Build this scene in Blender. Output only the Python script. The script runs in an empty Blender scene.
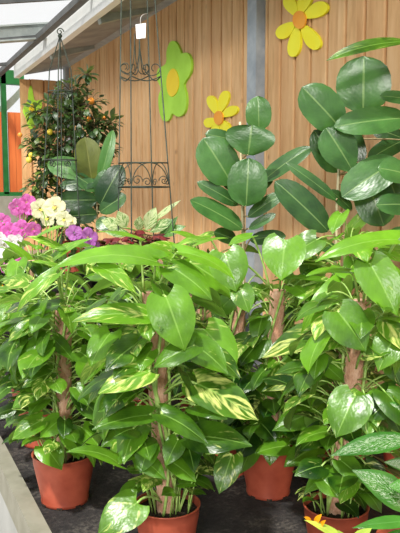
import bpy, bmesh, math, random
from mathutils import Vector as V, Matrix
from mathutils.noise import noise
random.seed(11)
C = bpy.context.scene.collection
scn = bpy.context.scene
PI = math.pi

# ------------------------------------------------------------------ camera
FPX = 700.0; CAMZ = 1.65
pitch = math.atan(76.5/FPX)
yaw = math.atan(330/FPX*math.cos(pitch))
cam_d = bpy.data.cameras.new('camera'); cam = bpy.data.objects.new('camera', cam_d); C.objects.link(cam)
cam.location = (0, 0, CAMZ)
cam.rotation_euler = (PI/2-pitch, 0, -yaw)
cam_d.sensor_fit = 'VERTICAL'; cam_d.sensor_height = 24; cam_d.lens = 24*FPX/533
cam_d.clip_start = .05
scn.camera = cam
CP = V((0, 0, CAMZ))
FW = V((math.sin(yaw)*math.cos(pitch), math.cos(yaw)*math.cos(pitch), -math.sin(pitch)))
RT = V((math.cos(yaw), -math.sin(yaw), 0))
UP = RT.cross(FW)
Z = V((0, 0, 1))
def ray(px, py): return FW + RT*((px-200)/FPX) + UP*((266.5-py)/FPX)
def P(px, py, d): return CP + ray(px, py)*d
def onx(px, py, x): r = ray(px, py); return CP + r*(x/r.x)
def ony(px, py, y): r = ray(px, py); return CP + r*(y/r.y)
def onz(px, py, z): r = ray(px, py); return CP + r*((z-CAMZ)/r.z)
def pxof(p):
    q = p-CP; d = q.dot(FW); return 200+q.dot(RT)/d*FPX, 266.5-q.dot(UP)/d*FPX
BZ = 0.60            # bench top
W = 2.1              # wall plane

# ------------------------------------------------------------------ materials
def nodes(name):
    m = bpy.data.materials.new(name); m.use_nodes = True
    nt = m.node_tree; b = nt.nodes['Principled BSDF']
    return m, nt, b
def L(nt, a, b): nt.links.new(a, b)
def rgb(r, g, b):      # 0-255 sRGB to linear
    f = lambda c: ((c/255+.055)/1.055)**2.4 if c > 10 else c/255/12.92
    return (f(r), f(g), f(b), 1)
def ramp(nt, fac, stops, interp='LINEAR'):
    r = nt.nodes.new('ShaderNodeValToRGB'); r.color_ramp.interpolation = interp
    e = r.color_ramp.elements
    while len(e) < len(stops): e.new(.5)
    for k, (p, c) in enumerate(stops): e[k].position = p; e[k].color = c
    L(nt, fac, r.inputs[0]); return r.outputs[0]
def math_(nt, op, a, b=None, c=None):
    n = nt.nodes.new('ShaderNodeMath'); n.operation = op
    for i, v in enumerate((a, b, c)):
        if v is None: continue
        if isinstance(v, (int, float)): n.inputs[i].default_value = v
        else: L(nt, v, n.inputs[i])
    return n.outputs[0]
def mixc(nt, f, a, b, blend='MIX'):
    n = nt.nodes.new('ShaderNodeMix'); n.data_type = 'RGBA'; n.blend_type = blend
    if isinstance(f, (int, float)): n.inputs[0].default_value = f
    else: L(nt, f, n.inputs[0])
    for i, v in ((6, a), (7, b)):
        if isinstance(v, tuple): n.inputs[i].default_value = v
        else: L(nt, v, n.inputs[i])
    return n.outputs[2]
def noise_n(nt, vec, scale, detail=3, rough=.55):
    n = nt.nodes.new('ShaderNodeTexNoise'); n.inputs['Scale'].default_value = scale
    n.inputs['Detail'].default_value = detail; n.inputs['Roughness'].default_value = rough
    if vec: L(nt, vec, n.inputs['Vector'])
    return n.outputs[0]
def bump(nt, h, s, dist=.01):
    n = nt.nodes.new('ShaderNodeBump'); n.inputs['Strength'].default_value = s
    n.inputs['Distance'].default_value = dist; L(nt, h, n.inputs['Height']); return n.outputs[0]
def coord(nt, k='Object'):
    return nt.nodes.new('ShaderNodeTexCoord').outputs[k]
def mapping(nt, vec, scale):
    n = nt.nodes.new('ShaderNodeMapping'); n.inputs['Scale'].default_value = scale; L(nt, vec, n.inputs[0]); return n.outputs[0]

def plain(name, col, col2=None, rough=.5, scale=20, metal=0, bmp=0, spec=.5, stretch=(1, 1, 1)):
    m, nt, b = nodes(name)
    v = mapping(nt, coord(nt), stretch)
    n = noise_n(nt, v, scale, 4)
    c = ramp(nt, n, [(.35, col), (.65, col2 or tuple(min(1, x*1.15) for x in col[:3])+(1,))])
    L(nt, c, b.inputs['Base Color']); b.inputs['Roughness'].default_value = rough
    b.inputs['Metallic'].default_value = metal; b.inputs['Specular IOR Level'].default_value = spec
    if bmp: L(nt, bump(nt, n, bmp), b.inputs['Normal'])
    return m

def leaf_mat(name, dark, light, var, vein, varamt=.5, rough=.32, transl=.3, speck=False, back=None, vscale=(2.2, 4.5), edge=None, lat=.10):
    """UV: x along the blade, y across; vertex colour rnd: r = random, g = tone, b = variegation"""
    m, nt, b = nodes(name)
    uv = coord(nt, 'UV')
    sep = nt.nodes.new('ShaderNodeSeparateXYZ'); L(nt, uv, sep.inputs[0])
    at = nt.nodes.new('ShaderNodeAttribute'); at.attribute_name = 'rnd'
    sc = nt.nodes.new('ShaderNodeSeparateColor'); L(nt, at.outputs['Color'], sc.inputs[0])
    R_, G_, B_ = sc.outputs[0], sc.outputs[1], sc.outputs[2]
    s = math_(nt, 'ABSOLUTE', math_(nt, 'SUBTRACT', sep.outputs[1], .5))      # 0..0.5
    t = sep.outputs[0]
    diag = math_(nt, 'SUBTRACT', t, math_(nt, 'MULTIPLY', s, .9))             # veins run outwards and to the tip
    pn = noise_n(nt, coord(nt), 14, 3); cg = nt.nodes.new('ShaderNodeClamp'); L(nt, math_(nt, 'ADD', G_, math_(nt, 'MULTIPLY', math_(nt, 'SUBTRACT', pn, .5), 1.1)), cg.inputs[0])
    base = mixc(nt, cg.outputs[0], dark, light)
    # variegated streaks
    cv = nt.nodes.new('ShaderNodeCombineXYZ')
    L(nt, math_(nt, 'MULTIPLY', math_(nt, 'ADD', sep.outputs[1], math_(nt, 'MULTIPLY', R_, 17.0)), vscale[0]), cv.inputs[0])
    L(nt, math_(nt, 'MULTIPLY', diag, vscale[1]), cv.inputs[1]); L(nt, math_(nt, 'MULTIPLY', R_, 31.0), cv.inputs[2])
    n = noise_n(nt, cv.outputs[0], 1.3 if not speck else 5.0, 3, .6)
    thr = math_(nt, 'SUBTRACT', n, math_(nt, 'SUBTRACT', .86, math_(nt, 'MULTIPLY', B_, .50)))
    f = math_(nt, 'MULTIPLY', thr, 7 if not speck else 12)
    cl = nt.nodes.new('ShaderNodeClamp'); L(nt, f, cl.inputs[0])
    f = math_(nt, 'MULTIPLY', cl.outputs[0], varamt)
    if speck:  # keep a green rim and midrib
        cl2 = nt.nodes.new('ShaderNodeClamp'); L(nt, math_(nt, 'MULTIPLY', math_(nt, 'SUBTRACT', .40, s), 9), cl2.inputs[0])
        f = math_(nt, 'MULTIPLY', f, cl2.outputs[0])
    c = mixc(nt, f, base, var)
    # lateral veins
    w = math_(nt, 'SINE', math_(nt, 'MULTIPLY', diag, 62.0))
    vl = nt.nodes.new('ShaderNodeClamp'); L(nt, math_(nt, 'MULTIPLY', math_(nt, 'SUBTRACT', w, .80), 2.2), vl.inputs[0])
    c = mixc(nt, math_(nt, 'MULTIPLY', vl.outputs[0], lat), c, vein)
    mr = nt.nodes.new('ShaderNodeClamp'); L(nt, math_(nt, 'MULTIPLY', math_(nt, 'SUBTRACT', .028, s), 60), mr.inputs[0])
    c = mixc(nt, math_(nt, 'MULTIPLY', mr.outputs[0], .45), c, vein)
    if edge:
        ed = nt.nodes.new('ShaderNodeClamp'); L(nt, math_(nt, 'MULTIPLY', math_(nt, 'SUBTRACT', s, .40), 14), ed.inputs[0])
        c = mixc(nt, ed.outputs[0], c, edge)
    geo = nt.nodes.new('ShaderNodeNewGeometry')
    bk = back or tuple(x*.8+.2*y for x, y in zip(light[:3], (.5, .6, .4)))+(1,)
    c = mixc(nt, math_(nt, 'MULTIPLY', geo.outputs['Backfacing'], .55), c, bk)
    L(nt, c, b.inputs['Base Color']); b.inputs['Roughness'].default_value = rough
    b.inputs['Specular IOR Level'].default_value = .5
    hh = math_(nt, 'ADD', math_(nt, 'MULTIPLY', w, .015), noise_n(nt, uv, 5, 2))
    L(nt, bump(nt, hh, .28, .006), b.inputs['Normal'])
    tr = nt.nodes.new('ShaderNodeBsdfTranslucent')
    L(nt, mixc(nt, .35, c, (.55, .85, .08, 1)), tr.inputs[0])
    mx = nt.nodes.new('ShaderNodeMixShader'); mx.inputs[0].default_value = transl
    L(nt, b.outputs[0], mx.inputs[1]); L(nt, tr.outputs[0], mx.inputs[2])
    L(nt, mx.outputs[0], nt.nodes['Material Output'].inputs[0])
    return m

M = {}
M['pothos'] = leaf_mat('pothos_leaf', rgb(14, 54, 11), rgb(120, 178, 40), rgb(232, 238, 138), rgb(160, 204, 100), .85, rough=.3, transl=.25)
M['rubber'] = leaf_mat('rubber_leaf', rgb(20, 58, 24), rgb(82, 132, 62), rgb(150, 175, 110), rgb(150, 180, 110), .3, rough=.3, transl=.10, lat=.05, back=rgb(98, 128, 88))
M['cream_leaf'] = leaf_mat('dumb_cane_leaf', rgb(52, 110, 36), rgb(100, 160, 60), rgb(222, 232, 176), rgb(225, 235, 190), .85, transl=.25, speck=False, vscale=(4, 9))
M['silver_leaf'] = leaf_mat('silver_leaf', rgb(36, 88, 30), rgb(78, 140, 50), rgb(215, 226, 200), rgb(110, 160, 90), .85, rough=.25, transl=.15, speck=True, vscale=(5, 14))
M['citrus'] = leaf_mat('citrus_leaf', rgb(22, 48, 20), rgb(74, 104, 46), rgb(180, 190, 70), rgb(110, 140, 70), .3, rough=.35, transl=.15)
M['olive_leaf'] = leaf_mat('olive_leaf', rgb(60, 70, 20), rgb(120, 128, 48), rgb(150, 150, 70), rgb(150, 150, 80), .2, rough=.4, transl=.25)
M['red_leaf'] = leaf_mat('burgundy_leaf', rgb(62, 12, 16), rgb(128, 28, 34), rgb(150, 40, 50), rgb(150, 50, 60), .4, rough=.5, transl=.1, back=rgb(90, 30, 30))
M['croton'] = leaf_mat('croton_leaf', rgb(120, 150, 40), rgb(190, 215, 90), rgb(245, 215, 70), rgb(235, 220, 120), .9, transl=.2)
M['orange_leaf'] = leaf_mat('orange_leaf', rgb(240, 130, 10), rgb(255, 185, 20), rgb(255, 220, 70), rgb(250, 200, 60), .6, transl=.2)
def petal_mat(name, a, b_, c): return leaf_mat(name, a, b_, c, c, .3, rough=.55, transl=.35, back=b_)
M['magenta'] = petal_mat('magenta_petal', rgb(215, 50, 175), rgb(245, 120, 222), rgb(255, 190, 240))
M['pink'] = petal_mat('pink_petal', rgb(225, 120, 205), rgb(245, 190, 230), rgb(255, 225, 245))
M['cream'] = petal_mat('cream_petal', rgb(240, 232, 165), rgb(255, 252, 222), rgb(255, 250, 200))
M['violet'] = petal_mat('violet_petal', rgb(120, 40, 135), rgb(200, 110, 205), rgb(225, 160, 225))
M['white'] = petal_mat('white_petal', rgb(235, 225, 235), rgb(255, 250, 255), rgb(255, 235, 250))
M['stem'] = plain('green_stem', rgb(120, 165, 60), rgb(165, 200, 95), .45, 40)
M['petiole_pale'] = plain('pale_petiole', rgb(135, 178, 72), rgb(185, 210, 125), .4, 40)
M['woody'] = plain('woody_stem', rgb(150, 130, 95), rgb(185, 170, 130), .7, 60)
M['dark_stem'] = plain('dark_stem', rgb(60, 50, 32), rgb(90, 78, 50), .7, 60)
M['bamboo'] = plain('bamboo_cane', rgb(205, 190, 150), rgb(225, 215, 180), .6, 30, stretch=(1, 1, .2))
M['soil'] = plain('potting_soil', rgb(28, 20, 14), rgb(66, 50, 38), .95, 90, bmp=1)
M['iron'] = plain('wrought_iron', rgb(42, 50, 42), rgb(72, 82, 70), .55, 30, metal=.2)
M['lime_paint'] = plain('lime_paint', rgb(170, 228, 60), rgb(184, 240, 76), .6, 6)
M['yellow_paint'] = plain('yellow_paint', rgb(255, 244, 36), rgb(255, 250, 60), .6, 6)
M['orange_paint'] = plain('orange_paint', rgb(250, 160, 40), rgb(255, 176, 60), .6, 6)
M['amber_paint'] = plain('amber_paint', rgb(250, 218, 30), rgb(255, 226, 40), .6, 6)
M['paper'] = plain('white_paper', rgb(238, 238, 240), rgb(248, 248, 250), .7, 6)
M['string'] = plain('white_string', rgb(210, 210, 205), rgb(225, 225, 220), .7, 6)
M['print'] = plain('grey_print', rgb(150, 150, 155), rgb(165, 165, 170), .7, 6)
M['steel'] = plain('galvanised_steel', rgb(150, 160, 172), rgb(176, 184, 192), .5, 12, metal=.0, bmp=.05)
M['black_pot'] = plain('black_plastic', rgb(26, 26, 28), rgb(40, 40, 42), .5, 12)
M['soffit'] = plain('grey_soffit_panel', rgb(134, 134, 136), rgb(160, 160, 160), .7, 5)
M['white_rail'] = plain('white_painted_rail', rgb(240, 242, 242), rgb(250, 250, 250), .5, 5)
M['beam'] = plain('grey_roof_beam', rgb(140, 148, 146), rgb(170, 176, 172), .6, 9)
M['dark_bar'] = plain('dark_glazing_bar', rgb(70, 72, 72), rgb(92, 92, 92), .6, 9)
M['green_paint'] = plain('green_paint', rgb(14, 92, 34), rgb(24, 108, 44), .45, 9)
M['orange_panel'] = plain('orange_wood_panel', rgb(196, 92, 36), rgb(224, 120, 56), .6, 9, stretch=(1, 1, .15))
M['bench_edge'] = plain('pale_bench_edge', rgb(134, 131, 116), rgb(150, 146, 132), .55, 14, bmp=.05)
M['bench_side'] = plain('grey_bench_side', rgb(160, 160, 158), rgb(176, 176, 174), .6, 5)
M['concrete'] = plain('concrete_floor', rgb(150, 146, 138), rgb(176, 172, 162), .85, 7, bmp=.2)
M['awning'] = plain('pale_awning_fabric', rgb(196, 205, 180), rgb(216, 222, 200), .7, 7)
M['shelf'] = plain('brown_shelf_board', rgb(120, 104, 84), rgb(150, 132, 108), .7, 9, stretch=(1, .1, 1))
M['fruit'] = plain('orange_fruit', rgb(240, 140, 40), rgb(248, 165, 70), .4, 20)
M['yfruit'] = plain('yellow_fruit', rgb(226, 200, 60), rgb(240, 216, 90), .4, 20)

def terracotta():
    m, nt, b = nodes('terracotta_plastic')
    n = noise_n(nt, coord(nt), 14, 3)
    c = ramp(nt, n, [(.3, rgb(156, 68, 48)), (.7, rgb(184, 90, 66))])
    L(nt, c, b.inputs['Base Color']); b.inputs['Roughness'].default_value = .42
    return m
M['pot'] = terracotta()
def mat_black():
    m, nt, b = nodes('black_capillary_mat')
    v = coord(nt)
    n = noise_n(nt, v, 60, 5, .7); n2 = noise_n(nt, v, 7, 4, .6)
    f = math_(nt, 'MULTIPLY', n, n2)
    c = ramp(nt, f, [(.16, rgb(20, 19, 21)), (.28, rgb(46, 42, 42)), (.42, rgb(96, 90, 84))])
    L(nt, c, b.inputs['Base Color']); b.inputs['Roughness'].default_value = .9
    L(nt, bump(nt, n, .8, .01), b.inputs['Normal'])
    return m
M['mat'] = mat_black()
def bark():
    m, nt, b = nodes('bark_pole')
    v = coord(nt)
    n = noise_n(nt, mapping(nt, v, (1, 1, .5)), 55, 5, .7); n2 = noise_n(nt, v, 9, 3)
    c = ramp(nt, n, [(.25, rgb(150, 100, 78)), (.45, rgb(214, 164, 136)), (.65, rgb(244, 206, 180))])
    c = mixc(nt, math_(nt, 'MULTIPLY', n2, .5), c, rgb(190, 120, 96))
    L(nt, c, b.inputs['Base Color']); b.inputs['Roughness'].default_value = .9
    L(nt, bump(nt, n, .9, .01), b.inputs['Normal'])
    return m
M['bark'] = bark()
BW = .147
def wood():
    m, nt, b = nodes('pine_boards')
    geo = nt.nodes.new('ShaderNodeNewGeometry')
    sp = nt.nodes.new('ShaderNodeSeparateXYZ'); L(nt, geo.outputs['Position'], sp.inputs[0])
    lat = math_(nt, 'ADD', sp.outputs[1], sp.outputs[0])
    idx = math_(nt, 'FLOOR', math_(nt, 'DIVIDE', lat, BW))
    wn = nt.nodes.new('ShaderNodeTexWhiteNoise'); wn.noise_dimensions = '1D'; L(nt, idx, wn.inputs['W'])
    r = wn.outputs['Value']
    cv = nt.nodes.new('ShaderNodeCombineXYZ')
    L(nt, math_(nt, 'ADD', math_(nt, 'MULTIPLY', lat, 6.0), math_(nt, 'MULTIPLY', r, 40)), cv.inputs[0])
    L(nt, math_(nt, 'MULTIPLY', sp.outputs[2], .8), cv.inputs[1]); L(nt, math_(nt, 'MULTIPLY', r, 13), cv.inputs[2])
    g = noise_n(nt, cv.outputs[0], 3.0, 5, .6)
    c = ramp(nt, g, [(.3, rgb(196, 148, 98)), (.5, rgb(226, 182, 130)), (.7, rgb(238, 200, 152))])
    c = mixc(nt, math_(nt, 'MULTIPLY', r, .55), c, rgb(206, 152, 100))
    # knots
    vo = nt.nodes.new('ShaderNodeTexVoronoi'); vo.inputs['Scale'].default_value = 1.0
    cv2 = nt.nodes.new('ShaderNodeCombineXYZ')
    L(nt, math_(nt, 'MULTIPLY', lat, 9.0), cv2.inputs[0]); L(nt, math_(nt, 'MULTIPLY', sp.outputs[2], 4.5), cv2.inputs[1])
    L(nt, cv2.outputs[0], vo.inputs['Vector'])
    kn = nt.nodes.new('ShaderNodeClamp'); L(nt, math_(nt, 'MULTIPLY', math_(nt, 'SUBTRACT', .11, vo.outputs['Distance']), 12), kn.inputs[0])
    c = mixc(nt, math_(nt, 'MULTIPLY', kn.outputs[0], .55), c, rgb(112, 66, 36))
    L(nt, c, b.inputs['Base Color']); b.inputs['Roughness'].default_value = .6
    L(nt, bump(nt, g, .2, .004), b.inputs['Normal'])
    return m
M['wood'] = wood()
def glass():
    m, nt, b = nodes('roof_glass')
    tr = nt.nodes.new('ShaderNodeBsdfTransparent'); tr.inputs[0].default_value = (.97, .98, .98, 1)
    n = noise_n(nt, coord(nt), 2.0, 3)
    b.inputs['Base Color'].default_value = (.9, .93, .93, 1); b.inputs['Roughness'].default_value = .1
    mx = nt.nodes.new('ShaderNodeMixShader')
    L(nt, math_(nt, 'MULTIPLY', n, .06), mx.inputs[0])
    L(nt, tr.outputs[0], mx.inputs[1]); L(nt, b.outputs[0], mx.inputs[2])
    L(nt, mx.outputs[0], nt.nodes['Material Output'].inputs[0])
    return m
M['glass'] = glass()

# ------------------------------------------------------------------ helpers
def tag(o, label=None, cat=None, group=None, kind=None):
    if label: o['label'] = label
    if cat: o['category'] = cat
    if group: o['group'] = group
    if kind: o['kind'] = kind
    return o
def empty(name, loc, label, cat, group=None):
    o = bpy.data.objects.new(name, None); C.objects.link(o); o.location = loc; o.empty_display_size = .05
    return tag(o, label, cat, group)
class MB:
    """collects geometry in world coordinates, then links it as one mesh"""
    def __init__(s): s.v = []; s.f = []; s.uv = []; s.col = []; s.smooth = []
    def quadgrid(s, rows, uvs, col):
        n = len(s.v); nr = len(rows); nc = len(rows[0])
        for r, u in zip(rows, uvs):
            for p, q in zip(r, u): s.v.append(p); s.uv.append(q); s.col.append(col)
        for i in range(nr-1):
            for j in range(nc-1):
                s.f.append((n+i*nc+j, n+i*nc+j+1, n+(i+1)*nc+j+1, n+(i+1)*nc+j)); s.smooth.append(True)
    def add(s, vs, fs, smooth=False, col=(.5, .5, .5, 1)):
        n = len(s.v)
        for p in vs: s.v.append(V(p)); s.uv.append((p[0], p[2])); s.col.append(col)
        for f in fs: s.f.append(tuple(n+i for i in f)); s.smooth.append(smooth)
    def box(s, a, b):
        x0, y0, z0 = a; x1, y1, z1 = b
        s.add([(x0, y0, z0), (x1, y0, z0), (x1, y1, z0), (x0, y1, z0), (x0, y0, z1), (x1, y0, z1), (x1, y1, z1), (x0, y1, z1)],
              [(0, 3, 2, 1), (4, 5, 6, 7), (0, 1, 5, 4), (1, 2, 6, 5), (2, 3, 7, 6), (3, 0, 4, 7)])
    def tube(s, pts, r, n=6, cap=True):
        pts = [V(p) for p in pts]; rr = r if isinstance(r, (list, tuple)) else [r]*len(pts)
        vs = []; prev = None
        for i, p in enumerate(pts):
            d = (pts[min(i+1, len(pts)-1)]-pts[max(i-1, 0)]).normalized()
            if prev is None: a = d.orthogonal().normalized()
            else:
                a = prev - d*prev.dot(d)
                a = a.normalized() if a.length > 1e-6 else d.orthogonal().normalized()
            prev = a; b = d.cross(a)
            for k in range(n):
                t = 2*PI*k/n; vs.append(p+(a*math.cos(t)+b*math.sin(t))*rr[i])
        fs = []
        for i in range(len(pts)-1):
            for k in range(n):
                fs.append((i*n+k, i*n+(k+1) % n, (i+1)*n+(k+1) % n, (i+1)*n+k))
        if cap:
            fs.append(tuple(range(n))[::-1]); fs.append(tuple((len(pts)-1)*n+k for k in range(n)))
        s.add(vs, fs, True)
    def lathe(s, prof, c, n=32, notch=None):
        vs = []; fs = []
        for r, z in prof:
            for k in range(n):
                t = 2*PI*k/n; vs.append((c[0]+r*math.cos(t), c[1]+r*math.sin(t), c[2]+z))
        for i in range(len(prof)-1):
            for k in range(n):
                fs.append((i*n+k, i*n+(k+1) % n, (i+1)*n+(k+1) % n, (i+1)*n+k))
        s.add(vs, fs, True)
    def bar(s, a, b, w, h, up=Z):
        a = V(a); b = V(b); d = (b-a).normalized(); x = d.cross(V(up)).normalized(); y = x.cross(d)
        vs = []
        for p in (a, b):
            for i, j in ((-1, -1), (1, -1), (1, 1), (-1, 1)): vs.append(p+x*(i*w/2)+y*(j*h/2))
        s.add(vs, [(0, 3, 2, 1), (4, 5, 6, 7), (0, 1, 5, 4), (1, 2, 6, 5), (2, 3, 7, 6), (3, 0, 4, 7)])
    def sphere(s, c, r, n=10, m=6):
        prof = [(max(r*math.sin(PI*i/m), 1e-4), -r*math.cos(PI*i/m)) for i in range(m+1)]; s.lathe(prof, c, n)
    def build(s, name, mat, parent=None, kind=None):
        me = bpy.data.meshes.new(name)
        org = parent.matrix_basis.translation.copy() if parent and parent.type == 'EMPTY' else V((0, 0, 0))
        if parent and parent.parent: org = V((0, 0, 0))
        me.from_pydata([v-org for v in s.v] if parent else s.v, [], s.f)
        me.polygons.foreach_set('use_smooth', s.smooth)
        uvl = me.uv_layers.new(name='UVMap')
        li = [0]*len(me.loops); me.loops.foreach_get('vertex_index', li)
        uvl.data.foreach_set('uv', [c for i in li for c in s.uv[i]])
        ca = me.color_attributes.new('rnd', 'FLOAT_COLOR', 'POINT')
        ca.data.foreach_set('color', [c for q in s.col for c in q])
        me.materials.append(mat); me.update()
        o = bpy.data.objects.new(name, me); C.objects.link(o)
        if parent:
            o.parent = parent
            if parent.type == 'MESH':    # sub-part: geometry given in world, parent mesh origin is at its own root
                root = parent.parent
                rl = root.matrix_basis.translation
                for v in me.vertices: v.co = v.co-rl
        if kind: o['kind'] = kind
        return o

PROF = {
 'heart': [(0, .52), (.05, .76), (.14, .94), (.27, 1), (.43, .96), (.58, .83), (.72, .62), (.84, .38), (.93, .16), (1, .01)],
 'round': [(0,.12),(.05,.42),(.14,.74),(.28,.94),(.46,1),(.64,.97),(.79,.84),(.9,.6),(.96,.34),(1,.02)],
 'oval': [(0, .08), (.08, .42), (.2, .76), (.35, .96), (.5, 1), (.65, .93), (.78, .74), (.88, .48), (.95, .22), (1, .01)],
 'lance': [(0, .06), (.1, .42), (.25, .80), (.4, .98), (.52, 1), (.66, .84), (.78, .60), (.88, .34), (.95, .14), (1, .01)],
 'petal': [(0, .2), (.1, .45), (.25, .75), (.45, .96), (.6, 1), (.75, .94), (.86, .78), (.94, .52), (.98, .28), (1, .05)],
}
def blade(mb, base, tip, width, nrm, shape='heart', arch=.08, fold=.12, cup=0, tone=None, var=None, ripple=.05):
    base = V(base); tip = V(tip); d = tip-base; Ln = d.length; d.normalize()
    n = V(nrm); n = n-d*n.dot(d)
    if n.length < 1e-4: n = d.orthogonal()
    n.normalize(); s_ = d.cross(n)
    seed = random.random()*50
    col = (random.random(), random.random() if tone is None else max(0, min(1, tone+random.uniform(-.08, .08))),
           random.random()*.6 if var is None else var, 1)
    S = (-1, -.72, -.36, -.02, .02, .36, .72, 1)
    rows = []; uvs = []
    for t, w in PROF[shape]:
        row = []; uv = []
        for s in S:
            al = t*Ln
            if shape == 'heart': al -= .17*Ln*(abs(s)**1.5)*max(0, 1-t*2.2)
            ac = s*w*width/2
            hgt = arch*Ln*4*t*(1-t)+abs(ac)*fold-cup*ac*ac/max(width, 1e-4)
            hgt += ripple*width*noise(V((t*2.4+seed, s*1.6, seed)))*(.3+abs(s))
            row.append(base+d*al+s_*ac+n*hgt); uv.append((t, .5+s*.5))
        rows.append(row); uvs.append(uv)
    mb.quadgrid(rows, uvs, col)
def curve3(a, b, c, k=7):
    return [a*(1-t)**2+b*2*t*(1-t)+c*t*t for t in [i/(k-1) for i in range(k)]]

# ------------------------------------------------------------------ the setting
def build_setting():
    # wall on the right: grooved vertical boards
    y0, y1 = .2, 8.15
    zt = onx(175, 0, W).z
    def boards(a, b, along, z0, z1, name, mat):
        """boards from a to b; along = function(u, depth)->(x,y)"""
        mb = MB(); u = math.floor(a/BW)*BW
        pr = [(0, .030), (.012, .030), (.014, .006), (.020, .001), (.030, 0), (BW-.016, 0), (BW-.006, .002), (BW-.001, .006)]
        pts = []
        while u < b:
            for du, dp in pr:
                if a <= u+du <= b: pts.append((u+du, dp))
            u += BW
        vs = []; fs = []
        for u, dp in pts:
            x, y = along(u, dp); vs += [(x, y, z0), (x, y, z1)]
        for i in range(len(pts)-1): fs.append((2*i, 2*i+1, 2*i+3, 2*i+2))
        # back sheet
        x0, y0 = along(a, .04); x1, y1 = along(b, .04); n = len(vs)
        vs += [(x0, y0, z0), (x0, y0, z1), (x1, y1, z0), (x1, y1, z1)]; fs.append((n, n+2, n+3, n+1))
        mb.add(vs, fs); o = mb.build(name, mat); o['kind'] = 'structure'; return o
    boards(y0-W, y1-W, lambda u, dp: (W+dp, u+W), 0, zt+.02, 'wall_right', M['wood'])
    xe = ony(20, 75, y1).x
    boards(xe+y1, W+y1, lambda u, dp: (u-y1, y1+dp), 0, ony(30, 79, y1).z, 'wall_back', M['wood'])
    # soffit between rail and wall top
    zr = ony(20, 77, y1).z
    mb = MB()
    mb.add([(xe, .2, zr+.02), (xe, y1+.05, zr+.02), (W+.1, y1+.05, zt+.03), (W+.1, .2, zt+.03),
            (xe, .2, zr+.06), (xe, y1+.05, zr+.06), (W+.1, y1+.05, zt+.07), (W+.1, .2, zt+.07)],
           [(0, 1, 2, 3), (7, 6, 5, 4), (0, 3, 7, 4), (1, 5, 6, 2), (0, 4, 5, 1), (3, 2, 6, 7)])
    mb.build('ceiling', M['soffit'], kind='structure')
    mb = MB(); mb.box((xe-.06, .2, zr-.01), (xe, y1+.04, zr+.13)); mb.build('trim_1', M['white_rail'], kind='structure')
    # horizontal steel beam along the wall top
    mb = MB(); mb.box((W-.09, .2, zt-.005), (W-.0, y1, zt+.14)); mb.box((W-.13, .2, zt-.012), (W, y1, zt+.0)); mb.build('trim_2', M['steel'], kind='structure')
    # soffit cross ribs
    for k, yy in enumerate((2.2, 3.7, 5.15, 6.7)):
        mb = MB(); mb.bar((xe, yy, zr-.02+.02), (W-.1, yy, zt-.02+.02), .07, .09); mb.build('trim_%d' % (20+k), M['beam'], kind='structure')
    # steel column
    b = .02
    while onx(256, 60, W-b).y > onx(265, 60, W).y and b < .3: b += .002
    yn, yfar = onx(265, 60, W).y, onx(247, 60, W-b).y
    mb = MB(); mb.box((W-b, yn, 0), (W, yfar, zt)); mb.build('trim_4', M['steel'], kind='structure')
    # second column at the far corner
    mb = MB(); mb.box((ony(64, 80, y1-.1).x, y1-.16, 0), (ony(73, 80, y1-.1).x, y1-.06, zr+.25)); mb.build('trim_5', M['steel'], kind='structure')
    # far green-framed shop front beyond the corner
    yf = 9.3
    def fx(px, y=yf): return ony(px, 150, y).x
    def fz(py, y=yf): return ony(10, py, y).z
    mb = MB()
    mb.box((fx(3), yf, fz(194)), (fx(8), yf+.08, fz(72)))
    mb.box((fx(-60), yf, fz(196)), (fx(24), yf+.08, fz(192)))
    mb.box((fx(-60), yf, fz(84)), (fx(26), yf+.10, fz(70)))
    mb.box((fx(-60), yf, fz(72)), (fx(-55), yf+.08, fz(194)))
    mb.build('door_1', M['green_paint'], kind='structure')
    mb = MB(); 
    for a, b in ((-58, 2.5), (9, 16), (16.3, 24)):
        mb.box((fx(a), yf+.02, fz(192)), (fx(b), yf+.05, fz(112)))
    mb.build('wall_far', M['orange_panel'], kind='structure')
    mb = MB(); mb.box((fx(-60), yf+.09, fz(128)), (fx(30), yf+.11, fz(80))); mb.build('window_1', M['glass'], kind='structure')
    # low wall below the shop front
    mb = MB(); mb.box((fx(-90), yf-.1, 0), (fx(40), yf+.1, fz(196))); mb.build('wall_low', M['bench_edge'], kind='structure')
    # floor
    mb = MB(); mb.box((-6, -3, -.05), (W+.2, 16, 0)); mb.build('floor', M['concrete'], kind='structure')
    # glass roof rising to the left of the rail
    xg = xe-.06; zg = zr+.16; sl = -.17
    x2 = xg-4.5; z2 = zg+4.5*sl
    mb = MB(); mb.add([(xg, .2, zg), (xg, 14, zg), (x2, 14, z2), (x2, .2, z2)], [(0, 1, 2, 3)])
    mb.build('ceiling_glass', M['glass'], kind='structure')
    mb = MB(); mb.box((xg-.10, .2, zg-.07), (xg-.04, 14, zg-.02)); mb.build('trim_6', M['dark_bar'], kind='structure')
    for k, yy in enumerate((3.6, 5.1, 6.6, 8.1, 9.6, 11.1)):
        mb = MB(); mb.bar((xg, yy, zg-.02), (x2, yy, z2-.02), .03, .035); mb.build('trim_%d' % (30+k), M['dark_bar'], kind='structure')
    # tie beam across the aisle
    yb = 6.6; z_b = ony(55, 39, yb).z; sb = -.16; xx = xg-4.5
    mb = MB()
    mb.bar((xg+.02, yb, z_b+.065), (xx, yb, z_b+.065+4.5*sb), .02, .13)
    mb.bar((xg+.02, yb, z_b+.13), (xx, yb, z_b+.13+4.5*sb), .10, .014); mb.bar((xg+.02, yb, z_b), (xx, yb, z_b+4.5*sb), .10, .014)
    mb.build('trim_8', M['beam'], kind='structure')
    return zr, zt, xe
zr, zt, xe = build_setting()
xg = xe-.06
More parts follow.
